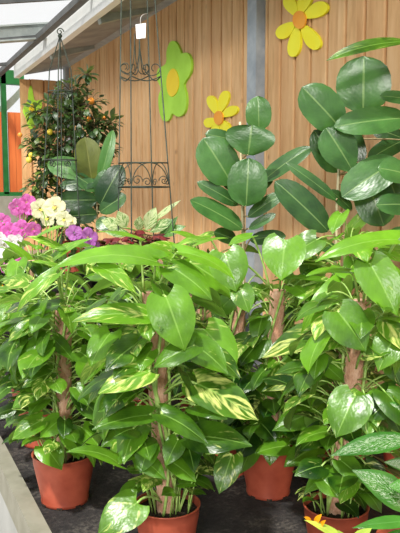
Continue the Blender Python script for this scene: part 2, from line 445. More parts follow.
# ------------------------------------------------------------------ bench
E0 = onz(0, 435, BZ+.02); xb = E0.x
bench = empty('plant_bench', (1.2, 3, 0), 'long low plant bench with black matting and a pale raised edge', 'bench')
mb = MB(); mb.box((xb, .9, BZ-.05), (W-.02, 7.6, BZ)); mb.build('matting', M['mat'], bench)
mb = MB(); mb.box((xb-.055, .85, BZ-.09), (xb, 7.65, BZ+.02)); mb.box((xb, .85, BZ-.09), (W-.02, .9, BZ+.02)); mb.build('edge_strip', M['bench_edge'], bench)
mb = MB(); mb.box((xb-.050, .9, 0), (xb-.02, 7.6, BZ-.09)); mb.build('side_panel', M['bench_side'], bench)
# raised display shelf at the back of the bench
SZ = 1.12
SX0, SX1, SY0, SY1 = xb+.01, 1.95, 3.42, 6.2
sh = empty('display_shelf', (1.3, 4.5, BZ), 'brown raised display shelf on the bench carrying orchids and small plants', 'shelf')
mb = MB(); mb.box((SX0, SY0, SZ-.04), (SX1, SY1, SZ)); mb.build('shelf_board', M['shelf'], sh)
for sx in (SX0+.35, SX1-.05):
    for sy in (SY0+.25, SY1-.05):
        mb = MB(); mb.box((sx-.03, sy-.03, BZ), (sx+.03, sy+.03, SZ-.04)); mb.build('leg', M['shelf'], sh)

# ------------------------------------------------------------------ plants
def pot(root, c, dia, h=.17, mat='pot', soil=True, notches=False):
    r = dia/2; rb = r*.74
    mb = MB()
    prof = [(rb*.2, .006), (rb*.90, .004), (rb*.93, 0), (rb, .002), (rb*1.005, .012), (rb*.985, .016), (rb+(r-rb)*.80, h*.80), (r*.955, h*.82), (r*.975, h*.975), (r*1.0, h*.985), (r, h),
            (r*.965, h*1.003), (r*.93, h*.99), (r*.90, h*.8), (rb*.9, .02), (.001, .02)]
    mb.lathe(prof, c, 40)
    # little drainage feet notches round the base
    o = mb.build('pot', M[mat], root)
    if notches:
        for k in range(8):
            t = 2*PI*(k+.4)/8; q = V((c[0]+rb*1.0*math.cos(t), c[1]+rb*1.0*math.sin(t), c[2]+.004))
            if math.sin(t) > .4: continue
            tn = V((-math.sin(t), math.cos(t), 0)); mb = MB(); mb.bar(q-tn*.009, q+tn*.009, .006, .008)
            mb.build('drain_notch', M['soil'], o)
    if soil:
        mb = MB(); n = 28; vs = [(c[0], c[1], c[2]+h*.9)]; fs = []
        for j, rr in enumerate((.3, .6, .91)):
            for k in range(n):
                t = 2*PI*k/n
                vs.append((c[0]+r*rr*math.cos(t), c[1]+r*rr*math.sin(t), c[2]+h*(.88+(.05*noise(V((k*.9, j*3, r*40)))if j < 2 else 0))))
        for k in range(n): fs.append((0, 1+k, 1+(k+1) % n))
        for j in range(2):
            for k in range(n): fs.append((1+j*n+k, 1+(j+1)*n+k, 1+(j+1)*n+(k+1) % n, 1+j*n+(k+1) % n))
        mb.add(vs, fs, True); mb.build('soil', M['soil'], root)
    return o

def place(px, py, z):   # centre of something standing at height z seen at this pixel
    return onz(px, py, z)

CLEAR = []   # (x0, y0, x1, y1, depth): loose filler leaves stay off the bare poles, pots and matting seen in the photo
def blocked(pts):
    for p in pts:
        x, y = pxof(p); d = (p-CP).dot(FW)
        for x0, y0, x1, y1, dd in CLEAR:
            if x0 < x < x1 and y0 < y < y1 and d < dd: return True
    return False
def pothos(c, dia, pole_top, label, heroes, nfill, spread=.16, hfill=None, h=.17, var=.45, tone=.45, seed=1, rpole=.026, group='potted pothos climbing bark poles', skipfrac=0, lmin=.065, lmax=.14):
    random.seed(seed)
    c = V(c); root = empty('potted_pothos', c, label, 'potted plant', group)
    pot(root, c, dia, h, notches=bool(heroes))
    zb = c+V((0, 0, h*.75)); zt_ = V(pole_top); Hh = zt_.z-zb.z
    ax = lambda t: zb.lerp(zt_, t)
    # bark pole: lumpy cylinder
    mb = MB(); n = 16; k = 26; vs = []; fs = []
    for i in range(k):
        p = ax(i/(k-1))
        for j in range(n):
            t = 2*PI*j/n; rr = rpole*(1+.16*noise(V((math.cos(t)*1.5, math.sin(t)*1.5, i*.55+seed*9)))+.10*noise(V((math.cos(t)*5, math.sin(t)*5, i*1.3))))
            vs.append(p+V((math.cos(t)*rr, math.sin(t)*rr, 0)))
    for i in range(k-1):
        for j in range(n): fs.append((i*n+j, i*n+(j+1) % n, (i+1)*n+(j+1) % n, (i+1)*n+j))
    fs.append(tuple((k-1)*n+j for j in range(n)))
    mb.add(vs, fs, True); mb.build('bark_pole', M['bark'], root)
    lf = MB(); st = MB()
    tocam = (CP-c); tocam.z = 0; tocam.normalize()
    # climbing vines on the pole
    for q in range(4):
        a0 = random.random()*6.28; pts = []
        for i in range(16):
            t = i/15; a = a0+math.sin(t*5+q)*.9; pts.append(ax(t)+V((math.cos(a), math.sin(a), 0))*(rpole+.006))
        st.tube(pts, .0045, 6)
    def petiole(bp, toward, r=.0028):
        # from the pole to the leaf base
        rel = bp-c; t = max(.03, min(1, (bp.z-.06-zb.z)/Hh)); a = ax(t); o = V((bp.x-a.x, bp.y-a.y, 0))
        a = a+(o.normalized() if o.length > 1e-5 else tocam)*rpole
        mid = a.lerp(bp, .55)+V((0, 0, .035)); st.tube(curve3(a, mid, bp, 7), r, 5)
    for hr in heroes:
        bx, by, tx, ty, w = hr[:5]; opt = hr[5] if len(hr) > 5 else {}
        d0 = (c-CP).dot(FW)
        pr = ax(max(0, min(1, .5)))
        # depth of axis at the height of this leaf
        dax = min([(abs(pxof(ax(i/10))[1]-by), (ax(i/10)-CP).dot(FW)) for i in range(11)])[1]
        off = opt.get('d', .12); off2 = opt.get('d2', off+.03)
        b_ = P(bx, by, dax-off); t_ = P(tx, ty, dax-off2)
        ww = w*(dax-off)/FPX
        up = opt.get('up', .55)
        nrm = (CP-b_).normalized()*(1-up)+Z*up
        blade(lf, b_, t_, ww, nrm, 'heart', opt.get('arch', .07), opt.get('fold', .15), opt.get('cup', 0.25), max(0, opt.get('tone', tone+.15)*1.1-.08), min(1, opt.get('var', var)*1.15+.05), .08)
        petiole(b_, None, .0036)
    hs = hfill or (0, 1)
    for i in range(nfill):
        t = hs[0]+(hs[1]-hs[0])*((i+random.random())/nfill)
        a = i*2.39996+random.uniform(-.5, .5); ln = random.uniform(lmin, lmax)*(.72+.28*min(1, t*1.6))
        out = V((math.cos(a), math.sin(a), 0))
        rad = random.uniform(.4, 1)*spread*(.75+.35*math.sin(PI*min(1, t*1.1)))
        p0 = ax(t)+out*rpole; b_ = ax(t)+out*(rpole+rad)+V((0, 0, random.uniform(.0, .08)))
        if b_.z < c.z+h+.03: b_.z = c.z+h+.03+random.random()*.05
        dr = (out*random.uniform(.5, 1)+V((random.uniform(-.45, .45), random.uniform(-.45, .45), random.uniform(-.95, .0)))).normalized()
        tip = b_+dr*ln
        if tip.z < BZ+.03: tip.z = BZ+.05
        if tip.x > W-.03: tip.x = W-.04
        sd_ = dr.cross(Z).normalized()*ln*.3; md = b_.lerp(tip, .4)
        if blocked((b_, md, tip, md+sd_, md-sd_, b_.lerp(tip, .75))): continue
        nrm = out*.55+V((random.uniform(-.4, .4), random.uniform(-.4, .4), random.uniform(.45, 1.0)))
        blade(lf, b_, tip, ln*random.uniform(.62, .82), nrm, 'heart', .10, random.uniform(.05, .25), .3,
              tone*(-.1+1.25*t)+random.uniform(-.25, .35), max(0, random.gauss(var, .18)), .10)  # tone drops towards the base: understory shade put into the leaf colour
        st.tube(curve3(p0, p0.lerp(b_, .5)+V((0, 0, .03)), b_, 6), .0024, 5)
    if heroes:      # short shoots coming straight out of the soil
        for i in range(22):
            a = random.random()*6.283; q = c+V((math.cos(a), math.sin(a), 0))*dia*random.uniform(.16, .36)+V((0, 0, h*.88))
            e = q+V((math.cos(a)*random.uniform(0, .05), math.sin(a)*random.uniform(0, .05), random.uniform(.05, .13)))
            st.tube(curve3(q, q.lerp(e, .5)+V((0, 0, .02)), e, 6), .0022, 5)
            dr = V((math.cos(a+random.uniform(-1, 1)), math.sin(a+random.uniform(-1, 1)), random.uniform(-.5, .3))).normalized(); ln = random.uniform(.035, .075)
            blade(lf, e, e+dr*ln, ln*.72, Z+V((math.cos(a), math.sin(a), 0))*.6, 'heart', .1, .15, .2, random.uniform(0, .5), random.choice((0, .1, .8)), .1)
    st.build('stems', M['petiole_pale'], root); lf.build('foliage', M['pothos'], root)
    return root

def potc(px, ybot, dia, h=.17):   # centre from pixel of the front bottom
    return onz(px, ybot, BZ)
pA = onz(65, 500, BZ); pB0 = onz(167, 503, BZ+.17); pB = V((pB0.x, pB0.y, BZ)); pC = onz(268, 492, BZ)
pD0 = onz(336, 504, BZ+.17); pD = V((pD0.x, pD0.y, BZ)); pE0 = onz(228, 428, BZ+.17); pE = V((pE0.x, pE0.y, BZ))
def dep(p): return (p-CP).dot(FW)
CLEAR += [(156, 335, 171, 405, 1.98), (162, 420, 172, 475, 1.98), (56, 335, 72, 375, 2.4), (58, 400, 70, 420, 2.4), (268, 290, 288, 330, 2.45), (350, 350, 370, 392, 1.98), (234, 304, 246, 336, 2.65),
          (36, 474, 92, 508, 2.4), (132, 494, 202, 533, 2.0), (248, 470, 288, 498, 2.45), (306, 504, 368, 533, 2.0), (203, 492, 246, 533, 2.6), (-50, 445, 34, 540, 2.6), (96, 470, 128, 533, 2.4), (290, 478, 302, 533, 2.6)]
def top(px, py, c, dd=0): 
    r = ray(px, py); rr = V((r.x, r.y)); cc = V((c.x, c.y)); k = cc.dot(rr)/rr.dot(rr); return CP+r*(k+dd)

hA = [
 (56,274,17,312,17,dict(tone=.75,var=.5,arch=.14,d=.16)),
 (60,305,24,315,22,dict(tone=.3,var=.15,up=.7,d=.08)),
 (62,272,92,262,16,dict(tone=.8,var=.4,up=.85,d=.05)),
 (40,318,8,342,20,dict(tone=.45,var=.5)),
 (46,340,18,368,26,dict(tone=.35,var=.3)),
 (40,392,12,408,24,dict(tone=.5,var=.35)),
 (52,372,22,388,22,dict(tone=.3)),
 (42,420,12,440,26,dict(tone=.55,var=.45,d=.14)),
 (44,446,62,470,26,dict(tone=.5,var=.2,d=.15)),
 (60,420,40,438,24,dict(tone=.6,var=.3,d=.14)),
 (82,428,98,446,24,dict(tone=.6,var=.2,d=.12)),
 (68,432,84,458,24,dict(tone=.5,var=.3,d=.15)),
 (82,400,104,424,24,dict(tone=.4,var=.3)),
 (80,352,102,372,26,dict(tone=.3,var=.2)),
 (52,338,74,362,18,dict(tone=.35,var=.2,d=.05)),
 (84,330,108,345,20,dict(tone=.5,var=.5)),
 (58,268,32,262,18,dict(tone=.8,var=.5,up=.85)),
 (70,262,100,250,18,dict(tone=.8,var=.5,up=.8)),
]
hB = [
 (166,297,185,351,47,dict(tone=.72,var=.28,up=.25,d=.16,d2=.17,fold=.08)),
 (147,316,72,322,29,dict(tone=.62,var=.55,up=.5,d=.14,arch=.10)),
 (97,266,137,295,22,dict(tone=.8,var=.5,d=.16,arch=.12)),
 (156,262,50,270,34,dict(tone=.78,var=.35,up=.62,d=.10,d2=.16,arch=.12)),
 (176,264,132,250,38,dict(tone=.85,var=.2,up=.8,d=.04,arch=.12)),
 (172,268,212,300,36,dict(tone=.6,var=.35,up=.55,d=.10)),
 (178,252,236,282,30,dict(tone=.85,var=.25,up=.75,d=.06,arch=.12)),
 (194,346,153,368,30,dict(tone=.3,var=.15,up=.5,d=.17)),
 (190,342,228,374,36,dict(tone=.35,var=.3,up=.55,d=.12)),
 (149,372,98,394,32,dict(tone=.55,var=.62,up=.5,d=.17)),
 (150,415,92,430,26,dict(tone=.4,var=.15,up=.6,d=.15)),
 (119,464,66,452,22,dict(tone=.45,var=.1,up=.75,d=.18,arch=.14)),
 (137,503,98,534,40,dict(tone=.55,var=.45,up=.35,d=.16,d2=.2)),
 (162,414,208,444,28,dict(tone=.3,var=.1,up=.6,d=.18)),
 (197,384,258,421,44,dict(tone=.42,var=.62,up=.5,d=.14,fold=.08)),
 (193,436,252,446,36,dict(tone=.25,var=.35,up=.45,d=.14)),
 (232,455,219,494,27,dict(tone=.35,var=.5,up=.3,d=.08)),
 (205,330,236,372,42,dict(tone=.8,var=.45,up=.5,d=.06)),
 (130,430,100,448,22,dict(tone=.35,var=.2,d=.05)),
 (178,440,166,466,22,dict(tone=.3,var=.2,d=.14)),
 (150,445,140,474,24,dict(tone=.4,var=.3,d=.14)),
 (140,458,166,480,22,dict(tone=.3,var=.1,d=.14)),
 (172,462,196,482,22,dict(tone=.35,var=.2,d=.12)),
 (134,330,110,352,24,dict(tone=.45,var=.6,d=.05)),
 (128,352,104,366,20,dict(tone=.5,var=.5,d=.05)),
 (190,376,200,412,22,dict(tone=.6,var=.6,d=.06)),
 (140,240,98,232,22,dict(tone=.9,var=.2,up=.85,d=.0)),
 (196,246,228,238,22,dict(tone=.9,var=.4,up=.85,d=.0)),
 (122,395,98,412,24,dict(tone=.4,var=.3,d=.08)),
 (136,486,118,500,18,dict(tone=.3,var=.3,d=.08)),
]
hC = [
 (225,253,236,292,40,dict(tone=.72,var=.2,up=.3,d=.16)),
 (285,240,281,281,44,dict(tone=.75,var=.15,up=.3,d=.14,fold=.06)),
 (240,289,249,313,24,dict(tone=.55,var=.35,up=.3,d=.18)),
 (330,282,272,281,16,dict(tone=.6,var=.1,up=.85,d=.1)),
 (342,282,301,334,20,dict(tone=.9,var=.45,up=.45,d=.16,arch=.2)),
 (336,330,262,358,38,dict(tone=.45,var=.6,up=.55,d=.16)),
 (332,366,262,392,34,dict(tone=.35,var=.66,up=.5,d=.17)),
 (325,410,272,431,38,dict(tone=.4,var=.06,up=.55,d=.2)),
 (289,446,254,454,24,dict(tone=.5,var=.1,up=.6,d=.14)),
 (258,420,276,442,26,dict(tone=.3,var=.2,d=.1)),
 (255,444,240,474,22,dict(tone=.45,var=.1,d=.08)),
 (272,440,270,466,20,dict(tone=.5,var=.1,up=.3,d=.1)),
 (316,447,284,467,27,dict(tone=.42,var=.05,up=.45,d=.16)),
 (262,340,240,366,28,dict(tone=.25,var=.15,d=.12)),
 (258,372,280,400,30,dict(tone=.3,var=.2,d=.08)),
 (244,392,262,418,28,dict(tone=.25,var=.5,d=.04)),
 (252,236,228,246,20,dict(tone=.85,var=.4,up=.85,d=.02)),
 (262,318,256,344,22,dict(tone=.4,var=.2,d=.1)),
 (296,398,318,400,22,dict(tone=.4,var=.5,d=.1)),
 (296,436,310,444,20,dict(tone=.3,d=.06)),
]
hD = [
 (398,240,315,262,28,dict(tone=.78,var=.35,up=.6,d=.12,arch=.1)),
 (370,264,397,316,40,dict(tone=.6,var=.35,up=.35,d=.14)),
 (338,312,366,352,44,dict(tone=.38,var=.12,up=.45,d=.12)),
 (350,272,306,276,20,dict(tone=.7,var=.2,up=.8,d=.1)),
 (398,330,378,372,36,dict(tone=.5,var=.4,up=.4,d=.12)),
 (355,396,336,438,44,dict(tone=.4,var=.35,up=.4,d=.16)),
 (398,392,366,424,36,dict(tone=.22,var=.05,up=.5,d=.14)),
 (350,470,310,486,22,dict(tone=.5,var=.1,up=.6,d=.12)),
 (330,472,304,494,18,dict(tone=.5,var=.3,up=.6,d=.1)),
 (352,478,340,504,22,dict(tone=.5,var=.5,up=.5,d=.14)),
 (322,478,338,498,22,dict(tone=.45,var=.2,up=.5,d=.16)),
 (340,460,366,484,24,dict(tone=.5,var=.1,up=.5,d=.12)),
 (318,360,345,384,24,dict(tone=.4,var=.2,d=.0)),
 (384,350,400,386,26,dict(tone=.35,var=.4,d=.04)),
 (375,300,398,292,20,dict(tone=.7,var=.4,up=.7,d=.0)),
 (365,355,398,350,22,dict(tone=.4,var=.5,up=.6,d=.12)),
 (388,412,404,440,28,dict(tone=.3,var=.3,d=.05)),
 (378,250,404,262,24,dict(tone=.8,var=.4,up=.7,d=.08)),
]
pothos(pA, .215, top(63, 306, pA), 'pothos in terracotta pot next to the pale bench edge, leftmost pot on the matting', hA, 150, .16, (.06, 1.02), seed=3, tone=.42)
pothos(pB, .19, top(152, 292, pB, -.02), 'foreground pothos with tall bark pole and one bright heart leaf hanging at its top', hB, 120, .14, (.0, .97), seed=5, tone=.45)
pothos(pC, .205, top(278, 290, pC), 'pothos in the terracotta pot standing alone on black matting behind the two front pots', hC, 100, .14, (.1, 1.0), seed=7, tone=.38)
pothos(pD, .185, top(362, 300, pD), 'right-hand front pothos in terracotta pot, leaning bark pole, beside the silver spotted leaves', hD, 120, .14, (.0, 1.0), seed=9, tone=.42)
hE = [
 (190,262,238,300,42,dict(tone=.8,var=.35,up=.6,d=.2)),
 (232,340,206,360,28,dict(tone=.4,var=.3)),
 (210,238,176,246,20,dict(tone=.85,var=.5,up=.8)),
 (230,300,212,320,24,dict(tone=.4,var=.4)),
]
pothos(pE, .19, top(240, 296, pE), 'pothos half hidden in the middle row, short bark pole tip showing among leaves', hE, 80, .16, (.1, 1.0), seed=12, tone=.3)
# back rows, seen through the gaps
backs = [
 ((.63, 3.12, BZ), .2, 1.34, 'pothos behind the leftmost pot, in the shade near the pink flowers', 70, .2, .35),
 ((.60, 2.84, BZ), .2, 1.22, 'pothos at the left picture edge whose leaves overhang the pale bench edge', 66, .20, .4),
 ((1.0, 2.80, BZ), .2, 1.34, 'pothos in the second row between the leftmost and foreground pothos', 80, .19, .42),
 ((1.62, 2.30, BZ), .2, 1.30, 'pothos by the wall under the large right-hand rubber plant', 60, .16, .3),
 ((1.45, 1.95, BZ), .2, 1.48, 'pothos at the right picture edge behind the leaning pole', 60, .17, .45),
 ((1.33, 2.86, BZ), .2, 1.34, 'pothos in the second row below the speckled cream leaves', 60, .18, .42),
]
backhero = {0: [(58,248,26,236,16,dict(tone=.9,var=.6,up=.7,d=-.02)), (40,236,66,226,12,dict(tone=.9,var=.5,up=.7,d=-.02)), (50,262,92,238,22,dict(tone=.95,var=.4,up=.7,d=.0)), (30,262,2,240,16,dict(tone=.8,var=.3,up=.7,d=.0)), (70,262,104,252,20,dict(tone=.9,var=.3,up=.7,d=.05)), (24,285,2,268,18,dict(tone=.6))],
 5: [(196,240,170,232,14,dict(tone=.9,up=.7)), (190,246,222,232,16,dict(tone=.9,up=.7,var=.6)), (178,250,150,244,18,dict(tone=.9,up=.7,var=.6))],
 3: [(300,250,262,246,20,dict(tone=.8,up=.6)), (318,262,290,258,20,dict(tone=.8,up=.6))]}
for i, (c, d, zt_, lab, n, sp, tn) in enumerate(backs):
    pothos(c, d, V(c)+V((random.uniform(-.03, .03), random.uniform(-.03, .03), zt_-BZ)), lab, backhero.get(i, []), int(n*1.7), sp, (.1, 1.03), seed=20+i, tone=tn)

def leafy(name, label, c, dia, leaves, mat, stem_pts, cat='potted plant', shape='round', stem_mat='stem', rst=.006, stake=None, group=None, depth=None, extra=None, potmat='pot', h=.17, fold=.10):
    """leaves: (base px, tip px, width px, opts) on one depth"""
    root = empty(name, V(c), label, cat, group); pot(root, V(c), dia, h, potmat)
    lf = MB(); st = MB(); D = depth or dep(V(c))
    sp = [V((c[0], c[1], c[2]+h*.85))]+[P(x, y, D) for x, y in stem_pts]
    st.tube(sp, rst, 7)
    byM = {}
    for q in leaves:
        bx, by, tx, ty, w = q[:5]; opt = q[5] if len(q) > 5 else {}
        d = opt.get('d', .04); b_ = P(bx, by, D-d); t_ = P(tx, ty, D-opt.get('d2', d+.02))
        up = opt.get('up', .3); nrm = (CP-b_).normalized()*(1-up)+Z*up
        if opt.get('flip'): nrm = -nrm
        mm = byM.setdefault(opt.get('m', mat), MB())
        blade(mm, b_, t_, w*(D-d)/FPX, nrm, opt.get('shape', shape), opt.get('arch', .05), opt.get('fold', fold), opt.get('cup', .1), opt.get('tone', .5), opt.get('var', .1), .04)
        a = min(sp[1:], key=lambda s: (s-b_).length)
        best = None
        for i in range(len(sp)-1):
            for k in range(11):
                s = sp[i].lerp(sp[i+1], k/10)
                dd = (s-b_).length+(.0 if s.z < b_.z else .05)
                if best is None or dd < best[0]: best = (dd, s)
        st.tube(curve3(best[1], best[1].lerp(b_, .5)+V((0, 0, .01)), b_, 5), rst*.6, 5)
    st.build('stems', M[stem_mat], root)
    for m_, b in byM.items(): b.build('foliage', M[m_], root)
    if stake:
        mb = MB(); mb.tube([P(x, y, D-.01) if k else V((c[0]+.02, c[1], c[2]+h*.8)) for k, (x, y) in enumerate(stake)], .005, 7); mb.build('support_cane', M['bamboo'], root)
    return root

# rubber plants against the wall
def at(px, depth, z):  # a spot standing on height z, under this pixel column at that depth
    p = P(px, 250, depth); return V((p.x, p.y, z))
c1 = at(243, 2.86, BZ)
leafy('rubber_plant', 'broad-leaved rubber plant against the wall in front of the steel column', c1, .19, [
 (232,184,203,138,40,dict(tone=.55)), (246,206,249,158,40,dict(tone=.62,d=.1)), (248,155,252,125,50,dict(tone=.5,d=.08,up=.2,shape='petal')),
 (259,131,258,96,26,dict(tone=.75,d=-.04)), (262,182,312,147,22,dict(tone=.3,d=.0,up=.5)), (242,229,190,200,26,dict(tone=.45,d=.06,up=.5)),
 (238,205,197,182,15,dict(tone=.35)), (248,217,284,193,15,dict(tone=.35)), (249,229,276,214,10,dict(tone=.35)),
 (232,140,205,134,16,dict(tone=.25,d=-.02)), (243,192,216,168,20,dict(tone=.2,d=-.04)), (250,190,272,172,22,dict(tone=.25,d=-.04)),
 (250,240,286,236,16,dict(tone=.3,d=-.04)), (236,240,214,232,16,dict(tone=.3,d=-.04)),
 ], 'rubber', [(244, 235), (243, 200), (242, 170), (243, 135)], stem_mat='woody', rst=.006, stake=[(0, 0), (242, 200), (240, 122)], group='rubber plants')
c2 = at(333, 2.62, BZ)
leafy('rubber_plant', 'tallest rubber plant with round upright leaf and a thin cane, at the right', c2, .2, [
 (363,113,364,56,54,dict(tone=.6,d=-.02)), (340,128,302,87,40,dict(tone=.55,d=.04)), (408,118,334,127,30,dict(tone=.55,d=.1,up=.3)),
 (352,170,326,128,38,dict(tone=.5,d=.08,shape='petal')), (338,172,314,130,28,dict(tone=.25,d=-.02)), (398,160,342,197,38,dict(tone=.5,d=.08)),
 (328,231,275,181,31,dict(tone=.12,d=.06)), (336,200,286,163,13,dict(tone=.3,d=.04)), (404,140,368,160,20,dict(tone=.15,d=-.02)),
 (345,236,373,208,14,dict(tone=.9,d=.02,m='pothos',var=.6)), (372,128,402,138,20,dict(tone=.2,d=-.05)), (386,170,402,215,30,dict(tone=.5,d=.02)),
 (352,210,330,190,12,dict(tone=.3,d=0)), (338,250,300,240,14,dict(tone=.25)), (348,128,360,165,22,dict(tone=.25,d=0)), (366,180,384,226,40,dict(tone=.6,d=.03)),
 ], 'rubber', [(335, 250), (338, 200), (340, 150), (345, 118), (362, 112)], stem_mat='woody', rst=.005, stake=[(0, 0), (337, 200), (342, 112)], group='rubber plants')
c4 = at(415, 2.45, BZ)
leafy('rubber_plant', 'rubber plant cut off by the right picture edge, long leaf with a pale midrib', c4, .2, [
 (412,42,326,61,18,dict(m='pothos',shape='oval',tone=.3,var=.45,up=.5,arch=.08)), (410,175,378,168,26,dict(tone=.55)), (412,205,376,205,24,dict(tone=.45)), (410,230,384,250,24,dict(tone=.5)),
 (412,100,380,96,14,dict(tone=.4,d=-.05)), (414,70,440,40,30), (416,120,450,110,36), (416,160,448,170,36), (414,220,450,240,36),
 ], 'rubber', [(415, 300), (415, 230), (414, 130), (412, 44)], stem_mat='woody', rst=.006, group='rubber plants')
SC3 = at(96, 3.9, SZ)
leafy('rubber_plant', 'rubber plant with grey-green and olive leaves in front of the fruiting tree', SC3, .18, [
 (90,172,47,164,22,dict(tone=.95,up=.1)), (92,182,85,137,28,dict(m='olive_leaf',tone=.45)), (100,182,113,130,13,dict(tone=1,up=.1)),
 (98,182,60,186,15,dict(tone=.1)), (97,200,58,200,20,dict(tone=.0,up=.0)), (100,205,122,165,24,dict(tone=.0)), (97,214,68,216,18,dict(tone=.0,up=.0)),
 (100,212,126,195,18,dict(tone=.35)), (92,176,70,160,14,dict(tone=.4)), (96,196,108,170,16,dict(tone=.3)), (96,222,112,226,16,dict(tone=.3)), (97, 190, 76, 176, 16, dict(tone=.5)),
 ], 'rubber', [(97, 215), (97, 190), (98, 172)], stem_mat='woody', rst=.005, group='rubber plants', h=.13, potmat='black_pot')
# dumb canes
SC5 = at(140, 3.72, SZ)
leafy('dumb_cane', 'dumb cane with cream speckled leaves under the wire scrolls', SC5, .13, [
 (122,228,101,220,14,dict(tone=.6,var=.95)), (126,228,118,211,14,dict(tone=.6,var=.95)), (146,230,156,207,14,dict(tone=.6,var=1)), (150,232,174,219,12,dict(tone=.4,var=.8)),
 (152,222,181,200,6,dict(tone=.6,var=1)), (138,230,140,216,10,dict(tone=.5,var=.9)), (158,236,186,226,12,dict(tone=.5,var=.6)), (130,234,104,232,10,dict(tone=.6,var=.8)),
 (160,240,178,216,9,dict(tone=.4,var=.5)),
 ], 'cream_leaf', [(138, 245), (138, 232)], shape='lance', rst=.005, h=.11, potmat='black_pot')
# burgundy-leaved plants
def burgundy(px, py, depth, label, n, seed, wpx=34):
    random.seed(seed); c = at(px, depth, SZ); root = empty('burgundy_begonia', c, label, 'potted plant', 'burgundy leaved plants'); pot(root, c, .12, .10, 'black_pot')
    lf = MB(); st = MB(); tp = P(px, py, depth)
    for i in range(n):
        a = i*2.4; r = math.sqrt((i+.5)/n)*wpx*depth/FPX*.75
        b = tp+V((math.cos(a)*r*.6, math.sin(a)*r*.6, random.uniform(-.03, .02)-r*.2)); t = b+V((math.cos(a), math.sin(a), random.uniform(-.3, .3)))*.055
        blade(lf, b, t, .045, V((math.cos(a)*.4, math.sin(a)*.4-.4, 1)), 'heart', .1, .1, .2, random.random(), .3, .2)
        st.tube(curve3(c+V((0, 0, .09)), c.lerp(b, .6)+V((0, 0, .02)), b, 5), .002, 5)
    st.build('stems', M['dark_stem'], root); lf.build('foliage', M['red_leaf'], root)
burgundy(146, 236, 3.6, 'burgundy leaved plant just below the cream speckled leaves', 40, 4, 36)
burgundy(103, 243, 3.6, 'burgundy leaved plant between the violet orchid and the speckled leaves', 32, 6, 26)

# citrus tree
def citrus():
    random.seed(77); D = 4.5; c = at(74, D, SZ); root = empty('citrus_tree', c, 'small dark-leaved citrus tree with orange and yellow fruit in front of the corner', 'potted tree'); pot(root, c, .24, .2)
    k = D/FPX; lf = MB(); st = MB(); axis = [(74, 260), (72, 200), (70, 150), (76, 110), (78, 84)]
    ap = [c+V((0, 0, .17))]+[P(x, y, D) for x, y in axis]; st.tube(ap, [.014, .013, .012, .010, .007, .003], 7)
    blobs = [(48,130,22),(66,110,24),(88,104,18),(50,165,24),(78,140,30),(96,128,16),(60,195,28),(90,170,28),(106,150,12),(46,205,20),(100,190,20),(72,92,14),(40,185,14),(86,75,5),(36,112,9),(34,145,9),(110,124,7),(72,222,30),(60,150,26),(70,175,26),(80,120,22),(56,112,16),(92,150,18),(44,150,14),(36,208,14),(110,180,10)]
    for bx, by, br in blobs:
        cc = P(bx, by, D+random.uniform(-.05, .05)); R = br*k
        a = min(ap, key=lambda s: abs(s.z-(cc.z-.1))); st.tube(curve3(a, a.lerp(cc, .5)+V((0, 0, .03)), cc, 6), .004, 5)
        for i in range(int(16+br*3.6)):
            u = V((random.gauss(0, 1), random.gauss(0, 1), random.gauss(0, 1))).normalized(); b = cc+u*R*random.uniform(.35, 1)
            dr = (u+V((0, 0, -.5))+V((random.uniform(-.5, .5), random.uniform(-.5, .5), random.uniform(-.4, .4)))).normalized()
            ln = random.uniform(.035, .075)
            blade(lf, b, b+dr*ln, ln*.5, u+Z*.6, 'lance', .08, .1, 0, random.random()**1.8*.8 + (.35 if bx < 46 else 0), random.choice((.1, .2, .9 if bx < 56 else .3)), .02)
            if i % 2 == 0: st.tube([cc, b], .0016, 4, False)
    st.build('trunk', M['dark_stem'], root); lf.build('foliage', M['citrus'], root)
    for fx_, fy, r, m_ in ((91, 101, 3.6, 'fruit'), (89, 119, 2.4, 'fruit'), (50, 132, 3, 'yfruit'), (29, 160, 3.2, 'yfruit'), (31, 155, 2.6, 'yfruit'), (104, 118, 1.8, 'fruit'), (20, 135, 2.5, 'fruit')):
        mb = MB(); mb.sphere(P(fx_, fy, D-.08), r*k); mb.build('fruit', M[m_], root)
citrus()

# orchids
def flower(mb, c, s, face, n=5):
    a = face.orthogonal().normalized(); b = face.cross(a); r0 = random.random()*.5
    for i in range(n):
        t = 2*PI*i/n+r0; d = a*math.cos(t)+b*math.sin(t); blade(mb, c+d*s*.08, c+d*s*.55+face*s*.08, s*.52, face, 'petal', .05, .05, 0, .75, .2, .15)
def orchid(px, py, depth, spots, mat, label, size=.066, leafmat='pothos', name='potted_orchid', grp='flowering orchids', tone=.4):
    c = at(px, depth, SZ if depth > 3.0 else BZ); root = empty(name, c, label, 'potted flower', grp); pot(root, c, .12, .11, 'black_pot')
    st = MB(); lf = MB()
    for i in range(7):
        a = i*2.4; o = V((math.cos(a), math.sin(a), 0)); b = c+V((0, 0, .11))+o*.02; ln = .15
        blade(lf, b, b+o*ln*.9+V((0, 0, .05)), .05, Z+o*.2, 'lance', .2, .2, 0, tone, .1)
    p0 = c+V((0, 0, .1))
    for (x, y, s) in spots:
        q = P(x, y, depth-random.uniform(0, .06)); st.tube(curve3(p0, V((p0.x*.5+q.x*.5, p0.y*.5+q.y*.5, q.z+.02)), q, 8), .0025, 5)
        fb = MB(); f = ((CP-q).normalized()+V((random.uniform(-.4, .4), random.uniform(-.4, .4), random.uniform(-.2, .4)))).normalized()
        flower(fb, q, s*size, f); fo = fb.build('flower', M[mat], root)
        lb = MB(); blade(lb, q+f*.002, q+f*s*size*.2-Z*s*size*.14, s*size*.22, f, 'petal', .2, .4, 0, .1, .8); lb.build('lip', M['yfruit' if mat == 'cream' else mat], fo)
    st.build('stems', M['stem'], root); lf.build('foliage', M[leafmat], root)
random.seed(5)
